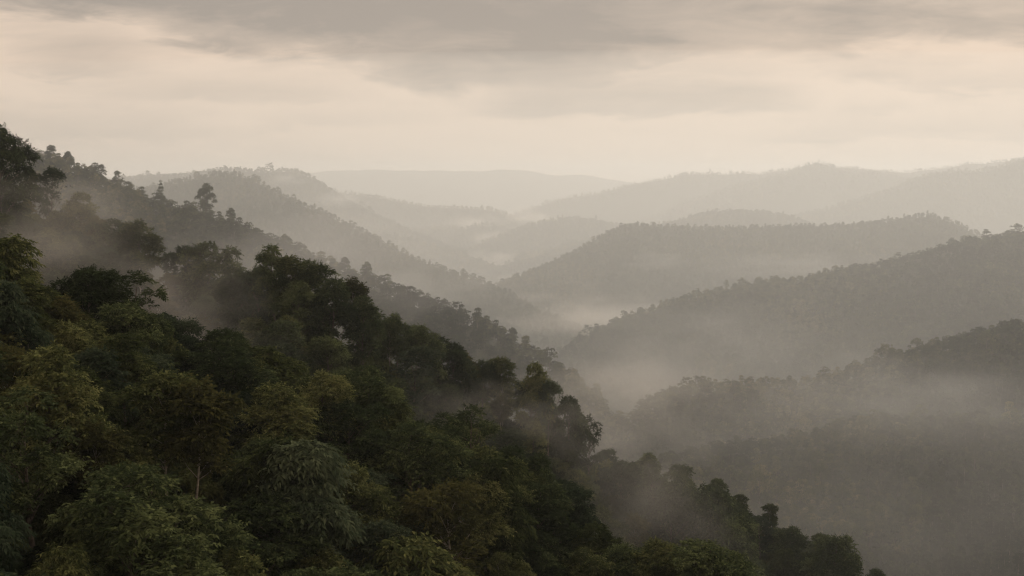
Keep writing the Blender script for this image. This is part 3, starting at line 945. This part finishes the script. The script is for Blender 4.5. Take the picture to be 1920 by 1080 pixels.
mist('thin mist on the slope below the broad right hill', 1500, 500, 1100, (160, 100, 26), .0022, noise=3.0)
mist('mist climbing the foot of the right slopes', 1300, 660, 640, (120, 120, 44), .0020, noise=2.0)
mist('mist along the hollow of the second left ridge', 760, 540, 820, (90, 90, 26), .0022, noise=3.0)
# ------------------------------------------------------------------ sky and sun
SUN_EL, SUN_AZ = math.radians(29), math.radians(26)      # azimuth clockwise from +Y
w = bpy.data.worlds.new('World'); scene.world = w; w.use_nodes = True
nt = w.node_tree
for nn in list(nt.nodes):
    nt.nodes.remove(nn)
N = nt.nodes; L = nt.links.new


def math_n(op, a, b=None, c=None, clamp=False):
    n_ = N.new('ShaderNodeMath'); n_.operation = op; n_.use_clamp = clamp
    for i_, v in enumerate((a, b, c)):
        if v is None:
            continue
        if isinstance(v, (int, float)):
            n_.inputs[i_].default_value = v
        else:
            L(v, n_.inputs[i_])
    return n_.outputs[0]


def sstep(x, lo, hi):
    m = N.new('ShaderNodeMapRange'); m.interpolation_type = 'SMOOTHSTEP'
    L(x, m.inputs['Value']); m.inputs['From Min'].default_value = lo; m.inputs['From Max'].default_value = hi
    return m.outputs[0]


def noise_n(vec, scale, detail=5, rough=.55, dist=0.0):
    n_ = N.new('ShaderNodeTexNoise'); n_.inputs['Scale'].default_value = scale
    n_.inputs['Detail'].default_value = detail; n_.inputs['Roughness'].default_value = rough
    n_.inputs['Distortion'].default_value = dist
    L(vec, n_.inputs['Vector'])
    return n_.outputs['Fac']


def mixc(f, a, b):
    m = N.new('ShaderNodeMix'); m.data_type = 'RGBA'
    if isinstance(f, (int, float)):
        m.inputs[0].default_value = f
    else:
        L(f, m.inputs[0])
    for s_, v in ((6, a), (7, b)):
        if isinstance(v, tuple):
            m.inputs[s_].default_value = (*v, 1)
        else:
            L(v, m.inputs[s_])
    return m.outputs[2]


sky = N.new('ShaderNodeTexSky'); sky.sky_type = 'NISHITA'; sky.sun_disc = False
sky.sun_elevation = SUN_EL; sky.sun_rotation = SUN_AZ
sky.air_density = 1.0; sky.dust_density = 3.0
tc = N.new('ShaderNodeTexCoord')
sx = N.new('ShaderNodeSeparateXYZ'); L(tc.outputs['Generated'], sx.inputs[0])
X, Y, Z = sx.outputs
# azimuth and elevation in units of tan near the view
Yc = math_n('MAXIMUM', math_n('ABSOLUTE', Y), 0.2)
A_ = math_n('DIVIDE', X, Yc)
E_ = math_n('DIVIDE', Z, Yc)
# cloud deck coordinates: stretched sideways and squeezed to the horizon
den = math_n('ADD', math_n('MAXIMUM', Z, 0.0), 0.055)
cv = N.new('ShaderNodeCombineXYZ')
L(math_n('DIVIDE', X, den), cv.inputs[0]); L(math_n('DIVIDE', Yc, den), cv.inputs[1])
cs = N.new('ShaderNodeCombineXYZ')
L(math_n('MULTIPLY', A_, 3.0), cs.inputs[0]); L(math_n('MULTIPLY', E_, 16.0), cs.inputs[1])
n_big = noise_n(cv.outputs[0], 0.38, 6, .55, .4)
n_str = noise_n(cs.outputs[0], 1.6, 6, .55, .5)
n_fine = noise_n(cv.outputs[0], 1.4, 5, .6)
# lower edge of the dark cloud mass (elevation against azimuth)
edge_pts = [(-.70, 20), (-.414, 32), (-.35, 40), (-.30, 64), (-.25, 104), (-.21, 113), (-.155, 120), (-.115, 148), (-.08, 174), (-.02, 188), (.04, 196), (.065, 188), (.10, 160), (.14, 132), (.20, 122), (.26, 110), (.295, 86), (.42, 84), (.70, 60)]
mr = N.new('ShaderNodeMapRange'); L(A_, mr.inputs['Value'])
mr.inputs['From Min'].default_value = -.75; mr.inputs['From Max'].default_value = .75
er = ramp(nt, [((a_ + .75) / 1.5, ((HORIZON - y_) / F / .2,) * 3) for a_, y_ in edge_pts])
er.color_ramp.interpolation = 'LINEAR'
L(mr.outputs[0], er.inputs['Fac'])
edge = math_n('MULTIPLY', er.outputs['Color'], .2)
n_wig = noise_n(cs.outputs[0], 5.0, 6, .6, .3)
cw = N.new('ShaderNodeCombineXYZ')
L(math_n('MULTIPLY', A_, 9.0), cw.inputs[0]); L(math_n('MULTIPLY', E_, 30.0), cw.inputs[1])
n_torn = noise_n(cw.outputs[0], 1.5, 9, .62, 1.2)
warp = math_n('ADD', math_n('MULTIPLY', math_n('SUBTRACT', n_str, .5), .030), math_n('ADD', math_n('MULTIPLY', math_n('SUBTRACT', n_wig, .5), .018), math_n('MULTIPLY', math_n('SUBTRACT', n_torn, .5), .022)))
Ew = math_n('ADD', E_, warp)
d_edge = math_n('SUBTRACT', Ew, edge)
dark1 = math_n('ADD', math_n('MULTIPLY', sstep(d_edge, -.004, .014), .62), math_n('MULTIPLY', sstep(d_edge, .0, .05), .38))
dk = math_n('MULTIPLY', dark1, math_n('SUBTRACT', math_n('ADD', .62, math_n('MULTIPLY', n_big, .66)), math_n('MULTIPLY', sstep(A_, .02, .30), .26)))


def bank(y_top, y_bot, x0_, x1_, amount, soft=.05):
    """A flat based cloud bank seen low over the valley."""
    global dk
    a0, a1 = (x0_ - 960) / F, (x1_ - 960) / F
    eb, et = (HORIZON - y_bot) / F, (HORIZON - y_top) / F
    Aw = math_n('ADD', A_, math_n('MULTIPLY', math_n('SUBTRACT', n_str, .5), .10))
    f = math_n('MULTIPLY', sstep(Aw, a0 - soft, a0 + soft), math_n('SUBTRACT', 1.0, sstep(Aw, a1 - soft, a1 + soft)))
    g_ = math_n('MULTIPLY', sstep(Ew, eb - .003, eb + .006), math_n('SUBTRACT', 1.0, sstep(Ew, et - .012, et + .016)))
    v = math_n('MULTIPLY', math_n('MULTIPLY', f, g_), amount)
    dk = math_n('MAXIMUM', dk, v)


bank(160, 222, 930, 1450, .62)
bank(118, 160, 1060, 1420, .34)
bank(232, 268, 1460, 2050, .36)
bank(212, 226, 1540, 1700, .48, .02)
bank(146, 160, 1580, 1720, .44, .02)
bank(142, 176, 1700, 1960, .30)
bank(64, 146, 30, 260, .42)
bank(160, 205, 200, 620, .36)
bank(215, 262, -100, 360, .30)
bank(225, 242, 480, 800, .30)
dk = math_n('ADD', dk, math_n('MULTIPLY', sstep(n_str, .44, .72), .30))
dk = math_n('ADD', dk, math_n('MULTIPLY', math_n('SUBTRACT', n_torn, .5), .42))
dk = math_n('ADD', dk, math_n('MULTIPLY', math_n('SUBTRACT', n_fine, .5), .26), clamp=True)
LIGHT, DARK = (8.1, 6.45, 5.1), (3.7, 3.2, 2.76)
dk = math_n('MULTIPLY', dk, math_n('SUBTRACT', 1.0, math_n('MULTIPLY', sstep(E_, .17, .42), .75)))      # the deck thins overhead
cloud = mixc(dk, LIGHT, DARK)
# warm glow low over the valley where the hidden sun is
ga = math_n('POWER', math_n('MULTIPLY', math_n('SUBTRACT', A_, .05), 1 / .33), 2.0)
ge = math_n('POWER', math_n('MULTIPLY', E_, 1 / .07), 2.0)
glow = math_n('EXPONENT', math_n('MULTIPLY', math_n('ADD', ga, ge), -1.0))
front = sstep(Y, -.1, .3)
glow = math_n('MULTIPLY', glow, front)
cloud = mixc(math_n('MULTIPLY', glow, .30), cloud, (8.3, 6.85, 5.4))
col = mixc(.985, sky.outputs[0], cloud)
bg = N.new('ShaderNodeBackground'); bg.inputs['Strength'].default_value = 0.1
L(col, bg.inputs['Color'])
wo = N.new('ShaderNodeOutputWorld'); L(bg.outputs[0], wo.inputs['Surface'])

sd = bpy.data.lights.new('sun', 'SUN'); sun = bpy.data.objects.new('sun', sd); COL.objects.link(sun)
sd.energy = 2.4; sd.angle = math.radians(30); sd.color = (1.0, .92, .825)
dirv = Vector((math.sin(SUN_AZ) * math.cos(SUN_EL), math.cos(SUN_AZ) * math.cos(SUN_EL), math.sin(SUN_EL)))
sun.rotation_euler = dirv.to_track_quat('Z', 'Y').to_euler()
sun.location = (0, 0, 150)

# ------------------------------------------------------------------ render
scene.view_settings.view_transform = 'Standard'
scene.view_settings.look = 'None'
scene.view_settings.exposure = 0.0
scene.view_settings.gamma = 1.0
scene.view_settings.use_curve_mapping = False
cy = scene.cycles
cy.use_denoising = True
cy.filter_width = 1.1
cy.denoiser = 'OPENIMAGEDENOISE'
cy.max_bounces = 6; cy.diffuse_bounces = 3; cy.glossy_bounces = 2; cy.transmission_bounces = 2; cy.transparent_max_bounces = 6
cy.volume_bounces = 3
cy.sample_clamp_direct = 4.0; cy.sample_clamp_indirect = 3.0
cy.caustics_reflective = False; cy.caustics_refractive = False
print('trees', sum(1 for o in scene.objects if o.get('category') == 'tree'))
